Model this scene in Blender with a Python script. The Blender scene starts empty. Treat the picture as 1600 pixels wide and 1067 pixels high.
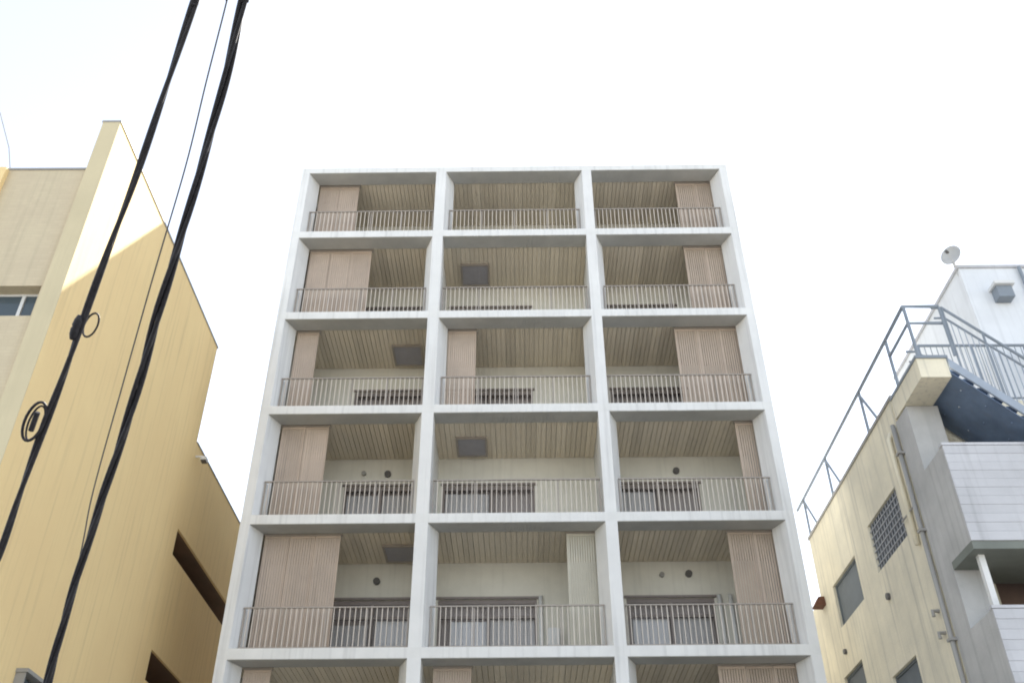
import bpy, bmesh, math, random
from mathutils import Vector, Matrix
random.seed(7)
SC = bpy.context.scene
COL = SC.collection

# ------------------------------------------------------------------ camera, sky, sun, exposure
cam = bpy.data.cameras.new('camera')
cam.sensor_width = 36.0
cam.lens = 33.75
cam.clip_start = 0.05
cam.clip_end = 5000
camo = bpy.data.objects.new('camera', cam)
COL.objects.link(camo)
PITCH = math.radians(36.27)
camo.matrix_world = (Matrix.Translation((0, 0, 1.5)) @ Matrix.Rotation(math.pi / 2 + PITCH, 4, 'X')
                     @ Matrix.Rotation(math.radians(-0.3), 4, 'Z'))
SC.camera = camo

SUN = Vector((0.60, 1.0, 1.50)).normalized()          # direction towards the sun: behind the flats, to the right
EL = math.asin(SUN.z)
AZ = math.atan2(SUN.x, SUN.y)
w = bpy.data.worlds.new('World')
SC.world = w
w.use_nodes = True
nt = w.node_tree
nt.nodes.clear()
wo = nt.nodes.new('ShaderNodeOutputWorld')
bg = nt.nodes.new('ShaderNodeBackground')
sky = nt.nodes.new('ShaderNodeTexSky')
sky.sky_type = 'NISHITA'
sky.sun_disc = False
sky.sun_elevation = EL
sky.sun_rotation = AZ
sky.air_density = 1.0
sky.dust_density = 0.2
sky.ozone_density = 1.0
hs = nt.nodes.new('ShaderNodeHueSaturation')
hs.inputs['Saturation'].default_value = 0.46
nt.links.new(sky.outputs[0], hs.inputs['Color'])
nt.links.new(hs.outputs[0], bg.inputs['Color'])
bg.inputs['Strength'].default_value = 0.13
nt.links.new(bg.outputs[0], wo.inputs['Surface'])

sl = bpy.data.lights.new('sun', 'SUN')
sl.energy = 5.0
sl.angle = math.radians(0.6)
sl.color = (1.0, 0.95, 0.87)
so = bpy.data.objects.new('sun', sl)
COL.objects.link(so)
so.rotation_euler = SUN.to_track_quat('Z', 'Y').to_euler()

vs = SC.view_settings
vs.view_transform = 'Standard'
vs.look = 'None'
vs.gamma = 1.0
vs.exposure = 1.56
vs.use_curve_mapping = False
SC.render.engine = 'CYCLES'
SC.cycles.max_bounces = 8
SC.cycles.diffuse_bounces = 6
SC.cycles.filter_width = 1.9

# ------------------------------------------------------------------ materials
def mat(name, col, rough=0.8, var=0.08, scale=3.0, streak=0.0, bump=0.0, bscale=60.0, metal=0.0, rnd=0.0,
        spec=0.3, col2=None, stretch=(1, 1, 1), dirt=None):
    m = bpy.data.materials.new(name)
    m.use_nodes = True
    t = m.node_tree
    N, L = t.nodes, t.links
    b = N['Principled BSDF']
    b.inputs['Roughness'].default_value = rough
    b.inputs['Metallic'].default_value = metal
    b.inputs['Specular IOR Level'].default_value = spec
    tc = N.new('ShaderNodeTexCoord')
    geo = N.new('ShaderNodeNewGeometry')
    mp = N.new('ShaderNodeMapping')
    mp.inputs['Scale'].default_value = stretch
    L.new(geo.outputs['Position'], mp.inputs[0])
    nz = N.new('ShaderNodeTexNoise')
    nz.inputs['Scale'].default_value = scale
    nz.inputs['Detail'].default_value = 6
    nz.inputs['Roughness'].default_value = 0.6
    L.new(mp.outputs[0], nz.inputs['Vector'])
    mr = N.new('ShaderNodeMapRange')
    mr.inputs[1].default_value = 0.3
    mr.inputs[2].default_value = 0.7
    L.new(nz.outputs['Fac'], mr.inputs[0])
    mix = N.new('ShaderNodeMix')
    mix.data_type = 'RGBA'
    c2 = col2 if col2 else tuple(c * (1 - var * 2) for c in col)
    mix.inputs[6].default_value = (*col, 1)
    mix.inputs[7].default_value = (*c2, 1)
    L.new(mr.outputs[0], mix.inputs[0])
    cur = mix.outputs[2]
    if streak:
        mp2 = N.new('ShaderNodeMapping')
        mp2.inputs['Scale'].default_value = (9, 9, 0.35)
        L.new(geo.outputs['Position'], mp2.inputs[0])
        n2 = N.new('ShaderNodeTexNoise')
        n2.inputs['Scale'].default_value = 1.0
        n2.inputs['Detail'].default_value = 4
        L.new(mp2.outputs[0], n2.inputs['Vector'])
        r2 = N.new('ShaderNodeMapRange')
        r2.inputs[1].default_value = 0.52
        r2.inputs[2].default_value = 0.75
        L.new(n2.outputs['Fac'], r2.inputs[0])
        ml = N.new('ShaderNodeMath')
        ml.operation = 'MULTIPLY'
        ml.inputs[1].default_value = streak
        L.new(r2.outputs[0], ml.inputs[0])
        mx = N.new('ShaderNodeMix')
        mx.data_type = 'RGBA'
        d = dirt if dirt else tuple(c * 0.55 for c in col)
        mx.inputs[7].default_value = (*d, 1)
        L.new(ml.outputs[0], mx.inputs[0])
        L.new(cur, mx.inputs[6])
        cur = mx.outputs[2]
    if rnd:
        oi = N.new('ShaderNodeObjectInfo')
        r3 = N.new('ShaderNodeMapRange')
        r3.inputs[3].default_value = 1 - rnd
        r3.inputs[4].default_value = 1 + rnd
        L.new(oi.outputs['Random'], r3.inputs[0])
        h = N.new('ShaderNodeHueSaturation')
        L.new(r3.outputs[0], h.inputs['Value'])
        L.new(cur, h.inputs['Color'])
        cur = h.outputs[0]
    L.new(cur, b.inputs['Base Color'])
    if bump:
        n4 = N.new('ShaderNodeTexNoise')
        n4.inputs['Scale'].default_value = bscale
        n4.inputs['Detail'].default_value = 3
        L.new(geo.outputs['Position'], n4.inputs['Vector'])
        bp = N.new('ShaderNodeBump')
        bp.inputs['Strength'].default_value = bump
        bp.inputs['Distance'].default_value = 0.01
        L.new(n4.outputs['Fac'], bp.inputs['Height'])
        L.new(bp.outputs[0], b.inputs['Normal'])
    return m


def glassmat(name, tint=(0.75, 0.8, 0.82), transp=0.55, dark=(0.03, 0.035, 0.04)):
    m = bpy.data.materials.new(name)
    m.use_nodes = True
    t = m.node_tree
    N, L = t.nodes, t.links
    N.clear()
    o = N.new('ShaderNodeOutputMaterial')
    tr = N.new('ShaderNodeBsdfTransparent')
    tr.inputs[0].default_value = (*tint, 1)
    pr = N.new('ShaderNodeBsdfPrincipled')
    pr.inputs['Base Color'].default_value = (*dark, 1)
    pr.inputs['Roughness'].default_value = 0.04
    mx = N.new('ShaderNodeMixShader')
    mx.inputs[0].default_value = 1 - transp
    L.new(tr.outputs[0], mx.inputs[1])
    L.new(pr.outputs[0], mx.inputs[2])
    L.new(mx.outputs[0], o.inputs['Surface'])
    return m


def tilemat(name, col, col2, mortar, tw, th_):
    """small ceramic tiles, too fine in the photo to tell apart"""
    m = mat(name, col, rough=0.55, var=0.05, scale=1.3, col2=col2, streak=0.25)
    t = m.node_tree
    N, L = t.nodes, t.links
    b = N['Principled BSDF']
    src = b.inputs['Base Color'].links[0].from_socket
    geo = N.new('ShaderNodeNewGeometry')
    sx = N.new('ShaderNodeSeparateXYZ')
    cb = N.new('ShaderNodeCombineXYZ')
    L.new(geo.outputs['Position'], sx.inputs[0])
    ad = N.new('ShaderNodeMath')
    L.new(sx.outputs[0], ad.inputs[0])
    L.new(sx.outputs[1], ad.inputs[1])
    L.new(ad.outputs[0], cb.inputs[0])
    L.new(sx.outputs[2], cb.inputs[1])
    br = N.new('ShaderNodeTexBrick')
    br.inputs['Scale'].default_value = 1.0
    br.inputs['Brick Width'].default_value = tw
    br.inputs['Row Height'].default_value = th_
    br.inputs['Mortar Size'].default_value = 0.006
    br.inputs['Color1'].default_value = (1, 1, 1, 1)
    br.inputs['Color2'].default_value = (0.95, 0.945, 0.94, 1)
    br.inputs['Mortar'].default_value = (*mortar, 1)
    L.new(cb.outputs[0], br.inputs['Vector'])
    mu = N.new('ShaderNodeMix')
    mu.data_type = 'RGBA'
    mu.blend_type = 'MULTIPLY'
    mu.inputs[0].default_value = 1.0
    L.new(src, mu.inputs[6])
    L.new(br.outputs['Color'], mu.inputs[7])
    L.new(mu.outputs[2], b.inputs['Base Color'])
    bp = N.new('ShaderNodeBump')
    bp.inputs['Strength'].default_value = 0.35
    bp.inputs['Distance'].default_value = 0.006
    bp.invert = True
    L.new(br.outputs['Fac'], bp.inputs['Height'])
    L.new(bp.outputs[0], b.inputs['Normal'])
    return m


M = {}
M['white'] = mat('white_painted_concrete', (0.76, 0.76, 0.745), 0.75, 0.05, 0.9, streak=0.42, bump=0.25, bscale=40)
M['beamwhite'] = mat('white_painted_slab', (0.76, 0.76, 0.74), 0.75, 0.06, 1.6, streak=0.42, bump=0.25, bscale=40)
M['soffit'] = mat('olive_brown_boards', (0.68, 0.605, 0.48), 0.6, 0.06, 4.0, rnd=0.11, stretch=(6, 0.7, 6))
M['backwall'] = mat('pale_grey_wall', (0.70, 0.68, 0.60), 0.8, 0.06, 1.5, streak=0.2)
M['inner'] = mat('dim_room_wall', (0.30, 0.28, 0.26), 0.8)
M['screen'] = mat('pinkish_brown_louvre', (0.515, 0.42, 0.34), 0.55, 0.08, 2, rnd=0.10, streak=0.25)
M['rail'] = mat('brown_aluminium', (0.36, 0.32, 0.28), 0.45, 0.05, 8, metal=0.2)
M['baluster'] = mat('warm_grey_aluminium', (0.66, 0.60, 0.53), 0.45, 0.05, 8)
M['frame'] = mat('brown_window_frame', (0.25, 0.215, 0.20), 0.4, 0.05, 8)
M['blind'] = mat('white_blind', (0.90, 0.91, 0.94), 0.8, 0.03, 4)
M['blindgrey'] = mat('grey_curtain', (0.66, 0.65, 0.65), 0.8, 0.06, 3, stretch=(14, 14, 0.3))
M['sidegrey'] = mat('side_wall_bounce_grey', (0.50, 0.50, 0.485), 0.85, streak=0.2)  # unseen side walls, greyed to hold down bounce onto the neighbouring walls
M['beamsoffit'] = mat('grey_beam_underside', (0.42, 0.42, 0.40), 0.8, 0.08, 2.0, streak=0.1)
M['sheer'] = mat('added_taupe_sheer', (0.50, 0.45, 0.43), 0.9, 0.12, 3, stretch=(18, 18, 0.3))
M['hatch'] = mat('slate_hatch_cover', (0.33, 0.32, 0.34), 0.5, 0.05, 6)
M['black'] = mat('dark_metal', (0.12, 0.115, 0.11), 0.5)
M['pipe'] = mat('white_pvc', (0.72, 0.72, 0.70), 0.4, 0.05, 3)
M['glass'] = glassmat('window_glass', (0.97, 0.97, 0.97), 0.92, (0.16, 0.15, 0.15))  # grey-brown base stands in for reflections in the panes
M['beige'] = mat('beige_render', (0.64, 0.555, 0.365), 0.85, 0.06, 0.6, streak=0.15, bump=0.3)
M['glass_blue'] = glassmat('reflecting_glass', (0.5, 0.55, 0.6), 0.25, (0.10, 0.13, 0.15))
M['ochre'] = mat('ochre_render', (0.86, 0.658, 0.338), 0.85, 0.06, 0.55, streak=0.32, bump=0.45, bscale=30, dirt=(0.50, 0.37, 0.20),
                 col2=(0.82, 0.612, 0.312))
M['ochretile'] = tilemat('beige_facade_tiles', (0.61, 0.525, 0.36), (0.57, 0.48, 0.335), (0.93, 0.925, 0.91), 0.22, 0.07)
M['darkbrown'] = mat('dark_brown_opening_shade', (0.22, 0.145, 0.105), 0.6, 0.1, 3)  # dark brown puts the shade of galleries and recess into the colour
M['cap'] = mat('grey_metal_coping', (0.33, 0.32, 0.30), 0.5, 0.05, 4)
M['cream'] = mat('weathered_cream_render', (0.80, 0.735, 0.57), 0.85, 0.10, 0.9, streak=0.60, bump=0.4, bscale=25,
                 col2=(0.60, 0.56, 0.45), dirt=(0.38, 0.36, 0.31))
M['concrete'] = mat('grey_concrete', (0.51, 0.505, 0.49), 0.85, 0.14, 1.0, streak=0.4, bump=0.4, bscale=25)
M['siding'] = mat('white_siding', (0.55, 0.55, 0.565), 0.6, 0.09, 1.2, rnd=0.05, streak=0.45)
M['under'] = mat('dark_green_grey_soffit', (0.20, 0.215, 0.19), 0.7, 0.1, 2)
M['bluesteel'] = mat('dark_blue_painted_steel', (0.17, 0.235, 0.35), 0.5, 0.15, 3, streak=0.3, dirt=(0.16, 0.17, 0.19))
M['palesteel'] = mat('pale_blue_grey_steel', (0.36, 0.41, 0.48), 0.5, 0.08, 4)
M['railblue'] = mat('blue_grey_railing_paint', (0.25, 0.285, 0.325), 0.5, 0.08, 5)
M['penthouse'] = mat('pale_grey_panels', (0.76, 0.78, 0.80), 0.6, 0.06, 1.1, streak=0.3)
M['grille'] = mat('frosted_grey_glass', (0.15, 0.17, 0.185), 0.6, 0.06, 5, spec=0.15)
M['bars'] = mat('light_grille_bar', (0.34, 0.35, 0.37), 0.5)
M['cable'] = mat('black_cable_sheath', (0.030, 0.029, 0.035), 0.55, 0.3, 30)
M['wire'] = mat('grey_wire', (0.10, 0.095, 0.09), 0.5)
M['screenpale'] = mat('pale_cream_louvre', (0.56, 0.53, 0.44), 0.55, 0.08, 2, streak=0.2)
M['rust'] = mat('rusty_brown_hood', (0.16, 0.07, 0.045), 0.7, 0.2, 10)
M['dish'] = mat('grey_dish', (0.55, 0.55, 0.54), 0.5)
M['asphalt'] = mat('asphalt', (0.055, 0.054, 0.052), 0.9, 0.12, 2.5, bump=0.5, bscale=90)
M['paving'] = mat('pale_paving', (0.45, 0.44, 0.42), 0.85, 0.1, 1.5, bump=0.3)
M['ground'] = mat('ground', (0.30, 0.29, 0.27), 0.9, 0.15, 0.2)
M['line'] = mat('road_paint', (0.75, 0.75, 0.73), 0.7, 0.1, 8)

# ------------------------------------------------------------------ helpers
class MB:
    def __init__(s):
        s.v, s.f = [], []

    def quadbox(s, p):  # eight points: bottom 0-3 ccw, top 4-7
        n = len(s.v)
        s.v += [tuple(q) for q in p]
        s.f += [(n + 3, n + 2, n + 1, n), (n + 4, n + 5, n + 6, n + 7), (n, n + 1, n + 5, n + 4),
                (n + 1, n + 2, n + 6, n + 5), (n + 2, n + 3, n + 7, n + 6), (n + 3, n, n + 4, n + 7)]
        return s

    def box(s, x0, x1, y0, y1, z0, z1):
        return s.quadbox([(x0, y0, z0), (x1, y0, z0), (x1, y1, z0), (x0, y1, z0),
                          (x0, y0, z1), (x1, y0, z1), (x1, y1, z1), (x0, y1, z1)])

    def prism(s, poly, z0, z1):     # poly ccw in xy
        n, k = len(s.v), len(poly)
        s.v += [(x, y, z0) for x, y in poly] + [(x, y, z1) for x, y in poly]
        s.f += [tuple(n + i for i in reversed(range(k))), tuple(n + k + i for i in range(k))]
        s.f += [(n + i, n + (i + 1) % k, n + k + (i + 1) % k, n + k + i) for i in range(k)]
        return s

    def tube(s, pts, r, seg=8, closed=False):
        P = [Vector(p) for p in pts]
        k = len(P)
        n = len(s.v)
        up = None
        for i in range(k):
            if closed:
                d = (P[(i + 1) % k] - P[i - 1]).normalized()
            else:
                d = (P[min(i + 1, k - 1)] - P[max(i - 1, 0)]).normalized()
            if up is None:
                a = Vector((0, 0, 1)) if abs(d.z) < 0.9 else Vector((1, 0, 0))
                up = (a - d * a.dot(d)).normalized()
            else:
                up = (up - d * up.dot(d)).normalized()
            sd = d.cross(up)
            rr = r[i] if isinstance(r, (list, tuple)) else r
            for j in range(seg):
                a = 2 * math.pi * j / seg
                s.v.append(tuple(P[i] + up * (math.cos(a) * rr) + sd * (math.sin(a) * rr)))
        m = k if closed else k - 1
        for i in range(m):
            i2 = (i + 1) % k
            for j in range(seg):
                j2 = (j + 1) % seg
                s.f.append((n + i * seg + j, n + i * seg + j2, n + i2 * seg + j2, n + i2 * seg + j))
        if not closed:
            s.f.append(tuple(n + j for j in reversed(range(seg))))
            s.f.append(tuple(n + (k - 1) * seg + j for j in range(seg)))
        return s

    def mesh(s, name, m, smooth=False, bevel=0.0):
        me = bpy.data.meshes.new(name)
        me.from_pydata(s.v, [], s.f)
        if bevel or True:
            bm = bmesh.new()
            bm.from_mesh(me)
            bmesh.ops.recalc_face_normals(bm, faces=bm.faces)
            if bevel:
                bmesh.ops.bevel(bm, geom=[e for e in bm.edges if len(e.link_faces) == 2
                                          and e.calc_face_angle(0) > 0.5],
                                offset=bevel, segments=2, affect='EDGES', clamp_overlap=True)
            bm.to_mesh(me)
            bm.free()
        if smooth:
            for p in me.polygons:
                p.use_smooth = True
        me.materials.append(M[m] if isinstance(m, str) else m)
        return me

    def build(s, name, m, parent=None, smooth=False, bevel=0.0, **props):
        return link(name, s.mesh(name, m, smooth, bevel), parent, **props)


def link(name, me, parent=None, loc=None, **props):
    o = bpy.data.objects.new(name, me)
    COL.objects.link(o)
    if parent is not None:
        o.parent = parent
    if loc is not None:
        o.location = loc
    for k, v in props.items():
        o[k] = v
    return o


def thing(name, label, cat, loc=(0, 0, 0), rotz=0.0, group=None):
    o = bpy.data.objects.new(name, None)
    o.empty_display_size = 0.3
    COL.objects.link(o)
    o.location = loc
    o.rotation_euler = (0, 0, rotz)
    o['label'] = label
    o['category'] = cat
    if group:
        o['group'] = group
    return o


B = lambda *a: MB().box(*a)

# ------------------------------------------------------------------ ground, road
MB().box(-1500, 1500, -1500, 1500, -0.5, -0.12).build('ground', 'ground', kind='structure')
B(-120, 120, -5.5, 5.2, -0.119, -0.11).build('road', 'asphalt', kind='structure')
B(-120, 120, 5.2, 13.0, -0.119, 0.0).build('pavement', 'paving', kind='structure')
B(-120, 120, -9.5, -5.5, -0.119, 0.0).build('far_pavement', 'paving', kind='structure')
mk = MB()
for i in range(-20, 21):
    mk.box(i * 5 - 1.2, i * 5 + 1.2, -0.22, -0.08, -0.1095, -0.106)
mk.build('road_marking', 'line', kind='structure')

# ------------------------------------------------------------------ white block of flats
OX, OY = 0.09, 20.0
flats = thing('apartment_building',
              'tall white block of flats with a grid of deep balconies, in the middle',
              'apartment building', (OX, OY, 0), math.radians(-0.45))
ZB = [5.08, 8.02, 11.09, 14.03, 16.97, 19.86, 22.44]       # underside of each slab band
BH = 0.24                                                   # slab band height
COLX = [(-6.30, -6.08), (-2.31, -2.02), (2.01, 2.28), (6.09, 6.31)]
DP, SPL, WALL = 0.50, 0.21, 2.40
# storeys from the top row down: index r=0 top ... 5 lowest in view
def storey(r):
    k = 5 - r
    return ZB[k] + BH, ZB[k + 1]

# slab bands, floor slabs, ceilings
for k, z in enumerate(ZB):
    h = BH if k < 6 else 0.20
    B(-6.30, 6.31, 0.0, DP, z + 0.013, z + h).build('slab_band', 'beamwhite', flats)
    for a, b in ((-6.08, -2.31), (-2.02, 2.01), (2.28, 6.09)):
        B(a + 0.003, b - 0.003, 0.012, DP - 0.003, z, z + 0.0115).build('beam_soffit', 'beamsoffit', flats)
    B(-6.10, 6.11, DP + 0.002, 12.0, z + 0.095, z + h - 0.002).build('floor_slab', 'backwall', flats)
B(-6.30, 6.31, 0.55, 12.0, ZB[6] + 0.20, ZB[6] + 0.30).build('roof', 'concrete', flats)
B(-6.30, 6.31, 0.02, 0.30, 0.0, ZB[0]).build('ground_floor_wall', 'backwall', flats)

for r in range(6):
    z0, z1 = storey(r)
    for c, (a, b) in enumerate(COLX):
        la = rb = 0.0
        if c == 0:
            rb = SPL
        elif c == 3:
            la = SPL
        elif c == 1:
            if r % 2 == 0: rb = SPL
            else: la = SPL
        else:
            if r % 2 == 0: la = SPL
            else: rb = SPL
        MB().prism([(a, 0), (b, 0), (b + rb, DP), (a - la, DP)], z0, z1 + 0.0125).build('facade_column', 'white', flats)
    for a, b in ((-2.27, -2.07), (2.05, 2.25)):
        B(a, b, DP + 0.002, WALL, z0, z1 + 0.09).build('partition_wall', 'white', flats)
    # outer side walls run the whole depth
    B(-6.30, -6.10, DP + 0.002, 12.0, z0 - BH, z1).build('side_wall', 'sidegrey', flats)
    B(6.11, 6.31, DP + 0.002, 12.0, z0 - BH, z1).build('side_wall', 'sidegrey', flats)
B(-6.10, 6.11, 11.8, 12.0, 0, ZB[6]).build('rear_wall', 'backwall', flats)

# bays in local x (clear width behind the columns) and the window openings of each
BAYS = [(-6.10, -2.27), (-2.07, 2.05), (2.25, 6.11)]
WIN = [(-4.50, -2.60), (-1.93, 0.46), (2.62, 4.74)]

# soffit boards: each its own part, with recessed joints
nb = 16
for r in range(6):
    z0, z1 = storey(r)
    for (a, b) in BAYS:
        wd = (b - a) / nb
        nm = 'board_%d' % int((b - a) * 100)
        me = bpy.data.meshes.get(nm)
        if me is None:
            mb = MB()
            h = wd / 2
            # a board with a groove along the middle
            for q in (0, 1):
                x0 = -h + 0.005 + q * h
                mb.box(x0, x0 + h - 0.012, DP + 0.01, WALL - 0.006, 0.0, 0.022)
            mb.box(-h + 0.006, h - 0.006, DP + 0.012, WALL - 0.008, 0.0225, 0.032)
            me = mb.mesh(nm, 'soffit')
        for i in range(nb):
            link('soffit_board', me, flats, (a + wd * (i + 0.5), 0, z1 + 0.055))

# back walls with window openings, windows
def window(parent, x0, x1, z0, z1, y, blinds=(), mull=(), transom=None):
    f = MB()
    t = 0.05
    f.box(x0, x1, y - 0.02, y + 0.07, z1 - 0.10, z1)
    f.box(x0, x1, y - 0.02, y + 0.07, z0, z0 + t)
    f.box(x0, x0 + t, y - 0.02, y + 0.07, z0 + t, z1 - 0.10)
    f.box(x1 - t, x1, y - 0.02, y + 0.07, z0 + t, z1 - 0.10)
    for m in mull:
        f.box(m - 0.035, m + 0.035, y - 0.015, y + 0.065, z0 + t, z1 - 0.10)
    if transom:
        f.box(x0 + t, x1 - t, y - 0.01, y + 0.06, transom, transom + 0.06)
    o = f.build('window', 'frame', parent)
    ed = [x0 + t] + [m for m in mull] + [x1 - t]
    for p, q in zip(ed[:-1], ed[1:]):
        B(p + 0.036, q - 0.036, y + 0.02, y + 0.03, z0 + t, z1 - 0.102).build('pane', 'glass', o)
    B(x0 - 0.05, x1 + 0.05, y + 0.20, y + 0.21, z0, z1 + 0.05).build('added_sheer_curtain', 'sheer', o)  # added behind all panes to lift their tone in place of reflections
    for (p, q, zt, m) in blinds:
        mb = MB()
        n = max(4, int((q - p) / 0.09))
        for i in range(n):
            u0, u1 = p + (q - p) * i / n, p + (q - p) * (i + 1) / n
            d = 0.018 * (i % 2)
            mb.box(u0, u1 - 0.004, y + 0.12 + d, y + 0.135 + d, z0 + 0.05, zt)
        mb.build('curtain', m, o)
    return o

for r in range(6):
    z0, z1 = storey(r)
    for c, (a, b) in enumerate(BAYS):
        wx0, wx1 = WIN[c]
        hz = z0 + 1.95
        top = z1 + 0.09
        mb = MB()
        if wx0 > a + 0.01:
            mb.box(a, wx0, WALL, WALL + 0.18, z0, hz)
        if wx1 < b - 0.01:
            mb.box(wx1, b, WALL, WALL + 0.18, z0, hz)
        mb.box(a, b, WALL, WALL + 0.18, hz, top)
        mb.build('balcony_wall', 'backwall', flats)
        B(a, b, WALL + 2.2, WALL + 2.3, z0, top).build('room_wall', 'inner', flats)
        bl = []
        tr = z0 + 1.50
        mull = [(wx0 + wx1) / 2]
        if r == 4:
            if c == 0:
                bl = [(-3.42, -2.66, tr, 'blind'), (-4.44, -3.6, tr - 0.1, 'blindgrey')]
                mull = [-3.52]
            elif c == 1:
                bl = [(-1.62, -0.74, tr - 0.03, 'blind'), (-0.68, 0.40, tr + 0.03, 'blindgrey')]
                mull = [-0.71]
            else:
                bl = [(2.75, 3.62, tr, 'blind'), (3.72, 4.62, tr + 0.02, 'blindgrey')]
        elif r == 3:
            if c == 1:
                mull = [-0.66]
                bl = [(-1.87, -0.72, z0 + 1.8, 'blindgrey')]
            elif c == 0:
                bl = [(-4.44, -2.66, z0 + 1.78, 'blindgrey')]
            else:
                bl = [(2.7, 3.6, z0 + 1.82, 'blindgrey')]
        elif r == 5:
            bl = [(wx0 + 0.1, wx0 + 1.0, tr, 'blind')]
        window(flats, wx0, wx1, z0 + 0.02, hz - 0.002, WALL + 0.05, bl, mull, tr if r == 4 else None)
        # dark drip strip over the window head
        B(wx0 - 0.05, wx1 + 0.05 if c else wx1, WALL - 0.06, WALL - 0.002, hz + 0.005, hz + 0.055).build(
            'window_hood', 'frame', flats)

# louvred sliding leaves
SCREENS = {0: [(-5.84, 2), (4.84, 2)], 1: [(-5.84, 3), (4.82, 2)], 2: [(-5.84, 1), (-1.80, 1.3), (4.25, 3)],
           3: [(-5.84, 2), (5.45, 1)], 4: [(-5.84, 3), (1.14, 1.45), (4.86, 2)], 5: [(-5.84, 1), (-1.80, 1.4), (4.24, 3)]}
LEAF = 0.575
leafmesh = {}
def leaf(parent, x0, wd, z0, z1, y, tilt, m='screen'):
    key = (round(wd, 3), round(z1 - z0, 3), m)
    if key not in leafmesh:
        h = z1 - z0
        f = MB()
        t = 0.028
        f.box(0, t, 0, 0.04, 0, h)
        f.box(wd - t, wd, 0, 0.04, 0, h)
        f.box(t, wd - t, 0, 0.04, h - 0.05, h)
        f.box(t, wd - t, 0, 0.04, 0, 0.07)
        s = MB()
        n = int((wd - 2 * t) / 0.052)
        p = (wd - 2 * t) / n
        for i in range(n):
            x = t + p * (i + 0.5)
            s.quadbox([(x - p * .42, 0.008, 0.07), (x + p * .36, 0.020, 0.07), (x + p * .40, 0.030, 0.07), (x - p * .38, 0.018, 0.07),
                       (x - p * .42, 0.008, h - .05), (x + p * .36, 0.020, h - .05), (x + p * .40, 0.030, h - .05), (x - p * .38, 0.018, h - .05)])
        leafmesh[key] = (f.mesh('leaf_frame', m), s.mesh('leaf_slats', m))
    a, b = leafmesh[key]
    o = link('louvre_leaf', a, parent, (x0, y, z0))
    o.rotation_euler = (0, 0, tilt)
    link('louvre_slats', b, o, kind='stuff')

for r, lst in SCREENS.items():
    z0, z1 = storey(r)
    for x, n in lst:
        full = int(n)
        ws = [LEAF] * full
        if n - full > 0.05:
            ws = [LEAF * n]
        if n > 1.2 and full == 1:
            ws = [LEAF * n / 1.0]
        xx = x
        for i, wd in enumerate(ws):
            leaf(flats, xx, wd, z0 + 0.02, z1 - 0.03, DP + 0.07 + 0.006 * (i % 2), random.uniform(-.006, .006),
                 'screenpale' if (r == 4 and x == 1.14) else 'screen')
            xx += wd + 0.012
        B(x - 0.02, xx + 0.02, DP + 0.05, DP + 0.13, z1 - 0.028, z1 + 0.05).build('louvre_track', 'rail', flats)

# balcony railings
for r in range(5):
    z0, z1 = storey(r)
    for c, (a, b) in enumerate(((-6.02, -2.35), (-1.98, 1.97), (2.32, 6.03))):
        if c == 1 and r % 2 == 0: a, b = a + 0.08, b - 0.08
        if c == 0 and r % 2 == 1: b -= 0.08
        if c == 2 and r % 2 == 1: a += 0.08
        if c == 0: a += 0.06
        if c == 2: b -= 0.06
        y = 0.22
        top = z0 + 0.97
        f = MB()
        f.box(a, b, y - 0.022, y + 0.022, top - 0.028, top)
        f.box(a, b, y - 0.015, y + 0.015, z0 + 0.06, z0 + 0.09)
        o = f.build('balcony_railing', 'rail', flats)
        nsp = 4
        for i in range(nsp + 1):
            x = a + 0.02 + (b - a - 0.04) * i / nsp
            MB().box(x - 0.014, x + 0.014, y + 0.017, y + 0.05, z0, top - 0.036).build('railing_post', 'rail', o)
        s = MB()
        n = round((b - a) / 0.115)
        for i in range(1, n):
            x = a + (b - a) * i / n
            s.box(x - 0.008, x + 0.008, y - 0.012, y + 0.012, z0 + 0.09, top - 0.028)
        s.build('balusters', 'baluster', o, kind='stuff')
# white rail-height end posts standing in the outer balcony corners
for r in (1, 2, 3):
    z0, z1 = storey(r)
    for x in (-5.93, 5.93) if r != 1 else (-5.93,):
        MB().tube([(x, 0.36, z0), (x, 0.36, z0 + 0.95)], 0.035).build('drain_pipe_or_post', 'pipe', flats, smooth=True)
z0, z1 = storey(4)
for x, y in ((0.55, 2.33), (4.85, 2.33), (5.12, 2.33)):
    MB().tube([(x, y, z0), (x, y, z0 + 2.0)], 0.055).build('drain_pipe_or_post', 'pipe', flats, smooth=True)
B(0.70, 0.98, 2.12, 2.39, z0, z0 + 1.16).build('equipment_box', 'pipe', flats, bevel=0.02)

# escape hatches in the soffits
for r, x0, x1 in ((1, -1.60, -0.76), (2, -3.40, -2.58), (3, -1.56, -0.76), (4, -3.22, -2.42)):
    z1 = storey(r)[1] + 0.055
    f = MB()
    f.box(x0, x1, 1.25, 1.30, z1 - 0.06, z1 - 0.002)
    f.box(x0, x1, 2.15, 2.20, z1 - 0.06, z1 - 0.002)
    f.box(x0, x0 + 0.05, 1.30, 2.15, z1 - 0.06, z1 - 0.002)
    f.box(x1 - 0.05, x1, 1.30, 2.15, z1 - 0.06, z1 - 0.002)
    o = f.build('escape_hatch', 'rail', flats)
    B(x0 + 0.051, x1 - 0.051, 1.301, 2.149, z1 - 0.04, z1 - 0.004).build('hatch_cover', 'hatch', o)
# round vents high on the balcony walls
for r, x, h in ((4, -3.45, 2.52), (4, 4.19, 2.65), (4, 3.53, 2.63), (3, -4.02, 2.42), (3, -3.39, 2.40), (3, 4.18, 2.42)):
    z0 = storey(r)[0]
    big = x not in (3.53, -4.02)
    MB().tube([(x, WALL - 0.09, z0 + h - 0.1), (x, WALL - 0.001, z0 + h - 0.1)], 0.085 if big else 0.06, 12).build(
        'vent_cap', 'black' if big else 'cap', flats)

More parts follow.
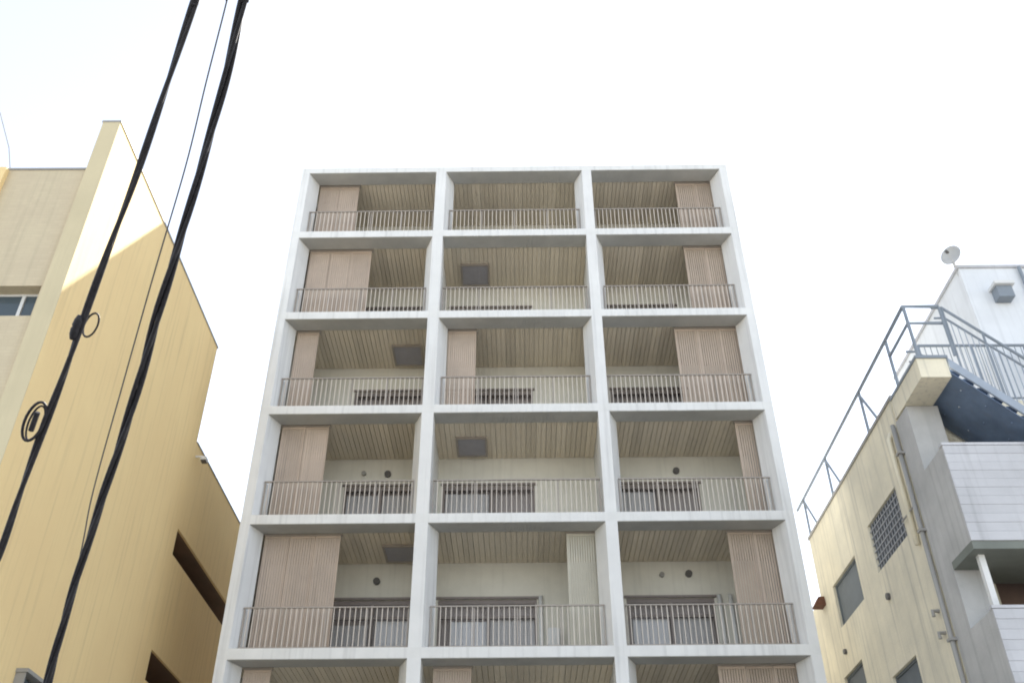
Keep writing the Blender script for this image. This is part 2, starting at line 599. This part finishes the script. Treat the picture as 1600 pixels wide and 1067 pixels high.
# ------------------------------------------------------------------ yellow building on the left
yb = thing('yellow_building', 'ochre yellow building with a blank side wall, left of the white flats',
           'building', (-8.0, 13.2, 0))
# local: side wall face at x=0, front at y=0
TOPF, TOPS, TOPR = 15.5, 16.80, 13.86
B(-0.36, 0.0, 0.0, 7.9, 0.0, TOPS).build('side_wall', 'ochre', yb)
B(-0.362, 0.0, -0.012, -0.001, 0.0, TOPS).build('corner_strip', 'beige', yb)
B(-0.38, 0.02, -0.02, 7.92, TOPS + 0.001, TOPS + 0.05).build('coping', 'cap', yb)
wx0, wx1, wz0, wz1 = -2.75, -0.44, 11.86, 12.54
fw = MB()
fw.box(-8.0, wx0, 0.08, 0.40, 0, TOPF)
fw.box(wx1, -0.361, 0.08, 0.40, 0, TOPF)
fw.box(wx0, wx1, 0.08, 0.40, 0, wz0)
fw.box(wx0, wx1, 0.08, 0.40, wz1, TOPF)
fw.build('front_wall', 'ochretile', yb)
B(-8.0, -0.361, 0.06, 0.42, TOPF + 0.001, TOPF + 0.05).build('coping', 'cap', yb)
B(-2.55, -1.92, -0.03, 0.079, 12.9, TOPF - 0.01).build('pilaster', 'ochre', yb)
B(-8.0, -0.361, 0.42, 7.9, TOPF - 0.6, TOPF - 0.4).build('roof', 'concrete', yb)
B(-8.0, -7.7, 0.41, 7.9, 0, TOPF).build('party_wall', 'ochre', yb)
wf = MB()
wf.box(wx0, wx1, 0.32, 0.37, wz1 - 0.05, wz1 - 0.002)
wf.box(wx0, wx1, 0.32, 0.37, wz0 + 0.002, wz0 + 0.05)
wf.box(wx1 - 0.05, wx1, 0.32, 0.37, wz0 + .05, wz1 - .05)
wf.box(wx0, wx0 + .05, 0.32, 0.37, wz0 + .05, wz1 - .05)
wf.box(-0.86, -0.80, 0.31, 0.36, wz0 + .05, wz1 - .05)
wf.box(-1.9, -1.84, 0.31, 0.36, wz0 + .05, wz1 - .05)
fwin = wf.build('window', 'pipe', yb)
for p, q in ((-2.69, -1.91), (-1.83, -0.87), (-0.79, -0.50)):
    B(p, q, 0.335, 0.345, wz0 + .05, wz1 - .05).build('pane', 'glass_blue', fwin)
B(wx0, wx1, 0.41, 0.5, wz0 - .1, wz1 + .1).build('room_wall', 'inner', yb)
# rear part: open galleries between solid parapet bands
S = [(10.85, 11.51), (7.95, 8.61), (5.05, 5.71)]
z = 0.0
bands = []
for a, b in sorted(S):
    bands.append((z, a))
    z = b
bands.append((z, TOPR))
for a, b in bands:
    B(-0.06, 0.0, 7.901, 18.0, a, b).build('gallery_parapet', 'ochre', yb)
B(-1.9, -1.7, 7.9, 18.0, 0, TOPR - 0.3).build('gallery_wall', 'darkbrown', yb)
for a, b in S:
    B(-1.69, -0.061, 7.92, 17.9, b + 0.004, b + 0.2).build('gallery_ceiling', 'darkbrown', yb)
    B(-1.69, -0.061, 7.92, 17.9, a - 1.0, a - 0.85).build('gallery_floor', 'concrete', yb)
B(-8.0, -0.061, 7.92, 18.0, TOPR - 0.3, TOPR - 0.1).build('roof', 'concrete', yb)
B(-0.27, 0.02, 7.925, 18.02, TOPR + 0.001, TOPR + 0.04).build('coping', 'cap', yb)
B(-8.0, -0.061, 17.8, 18.0, 0, TOPR - 0.3).build('rear_wall', 'ochre', yb)
# small lamp on a bracket at the step in the roof line
lb = MB().box(0.001, 0.22, 8.0, 8.04, 13.50, 13.54).box(0.16, 0.30, 7.93, 8.13, 13.40, 13.49)
lb.build('wall_lamp', 'pipe', yb)
B(0.17, 0.29, 7.95, 8.11, 13.37, 13.399).build('lamp_lens', 'black', yb)
# hooded opening low on the side wall
hb = MB().box(0.001, 0.16, 2.35, 2.39, 4.9, 6.38).box(0.001, 0.16, 3.06, 3.10, 4.9, 6.38).box(0.001, 0.20, 2.33, 3.12, 6.381, 6.44)
sw = hb.build('window', 'cap', yb)
B(0.002, 0.05, 2.391, 3.059, 4.9, 6.36).build('pane', 'glass_blue', sw)

# roof wire above its front corner
MB().tube([(-10.9, 13.6, 17.6), (-10.3, 13.5, 16.4), (-9.98, 13.45, 15.52)], 0.012, 6).build(
    'roof_wire', 'cap', label='thin wire slanting above the roof edge of the yellow building', category='wire')

# ------------------------------------------------------------------ cream building on the right
cb = thing('cream_building', 'weathered cream building with a pale rooftop room, right of the white flats',
           'building', (7.5, 0, 0))
RT = 11.80
wins = [(16.92, 18.72, 9.30, 10.33), (19.82, 21.6, 9.18, 10.17), (17.92, 19.3, 6.4, 7.36), (20.75, 22.1, 7.1, 8.20)]
# side wall as horizontal strips around the openings (columns in y, each with its own gaps)
ys = sorted({16.1, 22.6} | {v for q in wins for v in q[:2]})
swl = MB()
for a, b in zip(ys[:-1], ys[1:]):
    gaps = sorted((q[2], q[3]) for q in wins if q[0] <= a + 1e-6 and q[1] >= b - 1e-6)
    z = 0.0
    for g0, g1 in gaps:
        swl.box(0, 0.25, a, b, z, g0)
        z = g1
    swl.box(0, 0.25, a, b, z, RT)
swl.build('side_wall', 'cream', cb)
B(0.0, 0.25, 22.601, 27.0, 0, 10.25).build('rear_side_wall', 'cream', cb)
B(0.251, 9.0, 22.601, 27.0, 10.0, 10.2).build('rear_roof', 'concrete', cb)
B(-0.03, 0.28, 16.0, 22.63, RT + 0.001, RT + 0.07).build('coping', 'cap', cb)
for i, (a, b, c, d) in enumerate(wins):
    f = MB()
    f.box(0.06, 0.12, a, b, d - 0.05, d)
    f.box(0.06, 0.12, a, b, c, c + 0.05)
    f.box(0.06, 0.12, a, a + 0.05, c + .05, d - .05)
    f.box(0.06, 0.12, b - 0.05, b, c + .05, d - .05)
    o = f.build('window', 'grille', cb)
    B(0.085, 0.095, a + .05, b - .05, c + .05, d - .05).build('pane', 'grille', o)
    if i == 0:
        for k in range(1, 12):
            y = a + (b - a) * k / 12
            B(0.035, 0.05, y - .012, y + .012, c + .01, d - .01).build('grille_bar', 'bars', o)
        for k in range(1, 7):
            zz = c + (d - c) * k / 7
            B(0.02, 0.034, a + .01, b - .01, zz - .012, zz + .012).build('grille_bar', 'bars', o)
B(0.251, 0.3, 16.5, 22.5, 5.5, 11.0).build('room_wall', 'inner', cb)
# front pier, front wall, roof
B(0.0, 0.60, 15.5, 16.099, 0, 11.30).build('corner_pier', 'concrete', cb)
fw = MB()
fw.box(0.601, 9.0, 16.1, 16.35, 10.75, RT)
fw.box(0.601, 0.95, 16.1, 16.35, 0, 10.75)
fw.box(5.0, 9.0, 16.1, 16.35, 0, 10.75)
fw.build('front_wall', 'cream', cb)
B(0.951, 4.999, 16.9, 17.0, 0, 10.75).build('recess_wall', 'darkbrown', cb)
B(0.251, 9.0, 16.351, 22.6, RT - 0.3, RT - 0.02).build('roof', 'concrete', cb)
B(8.8, 9.0, 16.351, 22.6, 0, RT - 0.31).build('far_wall', 'cream', cb)
B(0.251, 8.8, 22.4, 22.6, 0, RT - 0.31).build('rear_wall', 'cream', cb)
# landing slab at the head of the stair
ls = MB()
ls.box(-0.03, 0.52, 14.53, 16.0, 11.31, 11.72)
ls.build('landing_slab', 'cream', cb)
B(-0.05, 0.55, 14.50, 15.99, 11.721, 11.78).build('landing_edge', 'railblue', cb)
# two balconies with siding
for zt, zb_ in ((9.98, 8.14), (7.05, 5.20)):
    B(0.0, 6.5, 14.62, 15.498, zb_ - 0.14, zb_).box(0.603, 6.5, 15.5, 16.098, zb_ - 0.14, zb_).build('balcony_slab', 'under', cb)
    B(0.0, 0.10, 14.72, 15.499, zb_ + 0.001, zt - 0.06).build('balcony_side', 'concrete', cb)
    B(0.0, 6.5, 14.635, 14.72, zb_ + 0.001, zt - 0.05).build('balcony_front', 'concrete', cb)
    B(-0.01, 6.52, 14.60, 14.74, zt - 0.049, zt).build('balcony_coping', 'siding', cb)
    n = 11
    hh = (zt - 0.06 - zb_) / n
    me = B(0.001, 6.5, 14.605, 14.634, 0.004, hh).mesh('siding_board', 'siding')
    for i in range(n):
        o = link('siding_board', me, cb, (0, 0.003 * (i % 2), zb_ + hh * i))
B(0.16, 0.26, 14.85, 14.95, 7.06, 7.999).build('balcony_post', 'pipe', cb)
# drain pipes and small fittings on the side wall
MB().tube([(-0.07, 16.13, 0.2), (-0.07, 16.13, 11.25)], 0.045).build('drain_pipe_or_post', 'cap', cb, smooth=True)
MB().tube([(-0.07, 16.45, 8.9), (-0.07, 16.45, 11.1), (0.0, 16.45, 11.25)], 0.05).build('drain_pipe_or_post', 'cream', cb, smooth=True)
MB().tube([(-0.06, 16.85, 9.55), (-0.06, 16.18, 9.55)], 0.018).build('branch_pipe', 'cap', cb)
for zz in (3, 5, 7, 9, 10.6):
    B(-0.13, 0.0, 16.06, 16.20, zz, zz + 0.05).build('pipe_bracket', 'cap', cb)
hd = MB().quadbox([(-0.28, 22.3, 10.0), (0, 22.3, 10.0), (0, 22.62, 10.0), (-0.28, 22.62, 10.0),
                   (-0.14, 22.33, 10.22), (0, 22.33, 10.22), (0, 22.59, 10.22), (-0.14, 22.59, 10.22)])
hd.build('vent_hood', 'rust', cb)
for y, zz, rr in ((18.46, 8.70, .07), (21.6, 8.64, .06)):
    MB().tube([(-0.06, y, zz), (-0.001, y, zz)], rr, 12).build('vent_cap', 'black', cb)
for y, zz in ((16.46, 7.65), (16.44, 7.25)):
    MB().tube([(-0.001, y, zz), (-0.12, y, zz), (-0.12, y, zz - 0.1)], 0.035, 8).build('pipe_stub', 'cap', cb)
# rooftop room
B(2.60, 8.6, 16.55, 21.0, RT - 0.018, 15.62).build('rooftop_room', 'penthouse', cb)
B(2.56, 8.64, 16.51, 21.04, 15.621, 15.70).build('rooftop_coping', 'siding', cb)
for x in (3.92,):
    MB().tube([(x, 16.48, 11.9), (x, 16.48, 15.6)], 0.04).build('drain_pipe_or_post', 'railblue', cb)
B(5.2, 5.23, 16.535, 16.549, 11.9, 15.6).build('panel_joint', 'cap', cb)
vh = MB().box(3.13, 3.47, 16.30, 16.549, 14.62, 14.92)
vh.build('wall_vent', 'railblue', cb)
B(3.08, 3.52, 16.22, 16.549, 14.921, 15.0).build('vent_hood', 'pipe', cb)

# satellite dish on the corner of the rooftop room
ds = thing('satellite_dish', 'small grey satellite dish on a mast above the corner of the rooftop room', 'dish', (10.05, 16.55, 15.2))
MB().tube([(0.12, 0.1, 0.0), (0.05, 0.1, 0.45), (0.0, 0.02, 0.72)], 0.032).build('mast', 'dish', ds)
dm = MB()
R_, seg = 0.235, 20
dirv = Vector((-0.75, -0.62, -0.02)).normalized()
q = dirv.to_track_quat('Z', 'Y')
c0 = Vector((-0.02, -0.05, 0.75))
n0 = 0
rings = 5
for side in (0, 1):
    for i in range(rings + 1):
        rr = R_ * i / rings
        for j in range(seg):
            a = 2 * math.pi * j / seg
            p = Vector((rr * math.cos(a), rr * math.sin(a), 0.07 * (i / rings) ** 2 - 0.012 * side))
            dm.v.append(tuple(c0 + q @ p))
off = (rings + 1) * seg
for side in (0, 1):
    for i in range(rings):
        for j in range(seg):
            j2 = (j + 1) % seg
            dm.f.append((side * off + i * seg + j, side * off + i * seg + j2, side * off + (i + 1) * seg + j2, side * off + (i + 1) * seg + j))
for j in range(seg):
    j2 = (j + 1) % seg
    dm.f.append((rings * seg + j, rings * seg + j2, off + rings * seg + j2, off + rings * seg + j))
dm.build('reflector', 'dish', ds, smooth=True)
fe = c0 + q @ Vector((0, 0, 0.22))
MB().tube([c0 + q @ Vector((0, -R_, 0.06)), fe], 0.012, 6).build('feed_arm', 'dish', ds)
MB().tube([fe - dirv * 0.03, fe + dirv * 0.05], 0.035, 10).build('feed_horn', 'black', ds)

# roof edge railing
rr_ = thing('roof_railing', 'blue grey pipe railing along the roof edge of the cream building, above its side wall', 'railing', (7.5, 14.55, 11.8))
RH = 1.14
top = MB().tube([(0.03, 8.6, RH - 0.05), (0.03, 0.0, RH + 0.02), (0.72, 0.0, RH + 0.02)], 0.037)
top.build('top_rail', 'railblue', rr_)
MB().tube([(0.05, 1.1, RH - 0.36), (0.05, 0.03, RH - 0.36), (0.72, 0.03, RH - 0.36)], 0.032).build('mid_rail', 'railblue', rr_)
for y in (0.02, 1.12, 3.0, 5.85, 8.0):
    MB().tube([(0.05, y, 0.0), (0.05, y, RH)], 0.034).build('post', 'railblue', rr_)
    if y > 2:
        MB().tube([(0.05, y - 0.03, RH - 0.12), (0.22, y - 0.42, 0.0)], 0.03).build('brace', 'railblue', rr_)
MB().tube([(0.72, 0.0, 0.0), (0.72, 0.0, RH)], 0.026).build('post', 'railblue', rr_)

r2 = thing('roof_railing', 'blue grey railing with thin uprights behind the blue stair, in front of the rooftop room', 'railing', (8.1, 16.2, 11.8))
MB().tube([(0.35, 0, 1.42), (7.0, 0, 1.42)], 0.03).build('top_rail', 'railblue', r2)
MB().tube([(0.35, 0, 0.12), (7.0, 0, 0.12)], 0.02).build('bottom_rail', 'railblue', r2)
for i in range(0, 7):
    x = 0.35 + i * 1.1
    MB().tube([(x, 0, 0.0), (x, 0, 1.42)], 0.026).build('post', 'railblue', r2)
sb = MB()
for i in range(1, 52):
    x = 0.35 + i * 0.125
    sb.tube([(x, 0, 0.12), (x, 0, 1.40)], 0.009, 5)
sb.build('balusters', 'railblue', r2, kind='stuff')

# blue steel outdoor stair
st = thing('outdoor_staircase', 'dark blue steel outdoor stair going down from the roof of the cream building', 'staircase', (8.06, 14.55, 11.74))
NS, RI, RU = 17, 0.20, 0.205
SW0, SW1 = 0.05, 1.45
for i in range(NS):
    MB().box(RU * i + 0.01, RU * (i + 1) + 0.05, SW0 + 0.04, SW1 - 0.04, -RI * (i + 1) - 0.035, -RI * (i + 1)).build('tread', 'bluesteel', st)
L_ = NS * RU
def stringer(y):
    k = RI / RU
    mb = MB()
    mb.quadbox([(0, y, -0.20), (L_, y, -0.20 - k * L_), (L_, y + 0.04, -0.20 - k * L_), (0, y + 0.04, -0.20),
                (0, y, 0.02), (L_, y, 0.02 - k * L_), (L_, y + 0.04, 0.02 - k * L_), (0, y + 0.04, 0.02)])
    return mb
stringer(0.0).build('stringer', 'palesteel', st)
stringer(SW1).build('stringer', 'bluesteel', st)
# closed underside plate with bolt heads
k = RI / RU
up_ = MB()
up_.quadbox([(0.0, 0.041, -0.30), (L_, 0.041, -0.30 - k * L_), (L_, SW1 - 0.001, -0.30 - k * L_), (0.0, SW1 - 0.001, -0.30),
             (0.0, 0.041, -0.28), (L_, 0.041, -0.28 - k * L_), (L_, SW1 - 0.001, -0.28 - k * L_), (0.0, SW1 - 0.001, -0.28)])
up_.build('underside_plate', 'bluesteel', st)
for i in range(9):
    for y in (0.30, 0.72, 1.14):
        x = 0.22 + i * 0.36 + (0.1 if y == 0.72 else 0)
        zc = -0.305 - k * x
        MB().tube([(x, y, zc - 0.012), (x, y, zc + 0.012)], 0.02 + random.uniform(-.006, .006), 6).build('bolt', 'bluesteel' if (i * 7 + int(y * 100)) % 3 else 'palesteel', st)
for y in (0.02, SW1 + 0.02):
    for hh, rad in ((1.20, 0.028), (0.95, 0.022)):
        MB().tube([(0.02, y, hh), (0.22, y, hh), (L_, y, hh - k * (L_ - 0.2))], rad).build('handrail', 'railblue', st)
    for i in range(0, NS, 3):
        x = 0.22 + i * RU
        MB().tube([(x, y, -k * x), (x, y, 1.2 - k * (x - 0.2))], 0.022).build('post', 'railblue', st)
sb = MB()
for i in range(1, NS * 2):
    x = 0.2 + i * RU / 2
    if x < L_ - 0.05:
        sb.tube([(x, 0.02, -k * x), (x, 0.02, 0.95 - k * (x - 0.2))], 0.009, 5)
sb.build('balusters', 'palesteel', st, kind='stuff')

# ------------------------------------------------------------------ overhead cables
LP = [(-1.646, 3.0, 6.352), (-1.746, 3.165, 6.181), (-1.922, 3.476, 5.859), (-2.12, 3.819, 5.504), (-2.31, 4.12, 5.192), (-2.483, 4.402, 4.9), (-2.616, 4.623, 4.671), (-2.776, 4.875, 4.411), (-2.932, 5.131, 4.146), (-3.072, 5.369, 3.899), (-3.233, 5.6, 3.66)]
RP = [(-1.455, 3.1, 6.576), (-1.548, 3.312, 6.396), (-1.719, 3.723, 6.048), (-1.939, 4.182, 5.659), (-2.194, 4.694, 5.224), (-2.439, 5.203, 4.793), (-2.687, 5.67, 4.397), (-2.947, 6.159, 3.983), (-3.186, 6.654, 3.564), (-3.299, 6.9, 3.355)]
TP = [(-1.628, 3.25, 6.788), (-1.718, 3.466, 6.625), (-1.893, 3.854, 6.332), (-2.072, 4.262, 6.024), (-2.355, 4.826, 5.597), (-2.649, 5.429, 5.142), (-2.959, 6.074, 4.654), (-3.17, 6.6, 4.257)]

def extend(P, a, b):
    P = [Vector(p) for p in P]
    return [P[0] + (P[0] - P[2]).normalized() * a] + P + [P[-1] + (P[-1] - P[-3]).normalized() * b]

def smooth(P, n=8):
    out = []
    for i in range(len(P) - 1):
        p0, p1, p2, p3 = P[max(i - 1, 0)], P[i], P[i + 1], P[min(i + 2, len(P) - 1)]
        for j in range(n):
            t = j / n
            out.append(0.5 * ((2 * p1) + (p2 - p0) * t + (2 * p0 - 5 * p1 + 4 * p2 - p3) * t * t + (3 * p1 - p0 - 3 * p2 + p3) * t ** 3))
    out.append(P[-1])
    return out

def twist(P, n, rad, off, pitch, name, parent):
    ds_ = [0.0]
    for a, b in zip(P[:-1], P[1:]):
        ds_.append(ds_[-1] + (b - a).length)
    for s in range(n):
        pts = []
        for i, p in enumerate(P):
            d = (P[min(i + 1, len(P) - 1)] - P[max(i - 1, 0)]).normalized()
            u = d.cross(Vector((0, 0, 1))).normalized()
            v = d.cross(u)
            a = 2 * math.pi * (s / n + ds_[i] / pitch)
            o_ = off * (0.85 + 0.2 * math.sin(ds_[i] * 2.3 + s))
            pts.append(p + u * math.cos(a) * o_ + v * math.sin(a) * o_)
        MB().tube(pts, rad, 8).build(name, 'cable', parent, smooth=True)

c1 = thing('overhead_cable', 'black overhead cable with a splice and a hanging loop, left of the three lines', 'cable', (0, 0, 0))
P1 = smooth(extend(LP, 3, 2), 14)
twist(P1, 2, 0.0140, 0.0100, 1.7, 'cable_strand', c1)
ctr = Vector((-2.52, 4.42, 4.86))
d = (Vector(LP[6]) - Vector(LP[4])).normalized()
MB().tube([ctr - d * .075, ctr - d * .045, ctr - d * .012, ctr, ctr + d * .012, ctr + d * .045, ctr + d * .075], [0.014, 0.024, 0.027, 0.022, 0.027, 0.024, 0.014], 12).build('splice_case', 'cable', c1, smooth=True)
lp = []
uu = Vector((1, 0, 0)); 
for i in range(20):
    a = 2 * math.pi * i / 20
    lp.append(Vector((-2.455, 4.45, 4.90)) + uu * 0.040 * math.cos(a) + d * 0.075 * math.sin(a))
MB().tube(lp, 0.006, 6, closed=True).build('tie_loop', 'cable', c1)
ctr = Vector((-2.80, 4.80, 4.46))
for k2, (ra, rb, rad) in enumerate(((0.058, 0.125, 0.0085), (0.044, 0.112, 0.006))):
    lp = []
    for i in range(24):
        a = 2 * math.pi * i / 24
        lp.append(ctr + uu * ra * math.cos(a) + d * rb * math.sin(a) + Vector((0, 0.02 * k2, 0)))
    MB().tube(lp, rad, 6, closed=True).build('slack_loop', 'cable', c1)
MB().tube([ctr - d * .06, ctr + d * .06], 0.016, 8).build('coupling', 'cable', c1)

c2 = thing('overhead_cable', 'thick black twisted overhead cable with gaps between its strands, right of the three lines', 'cable', (0, 0, 0))
P2 = smooth(extend(RP, 3, 2), 16)
twist(P2, 3, 0.0140, 0.0190, 1.9, 'cable_strand', c2)
P3 = smooth(extend(TP, 3, 2), 8)
MB().tube(P3, 0.0055, 6).build('overhead_wire', 'wire', smooth=True,
      label='thin dark wire running between the two thick black overhead cables', category='wire')
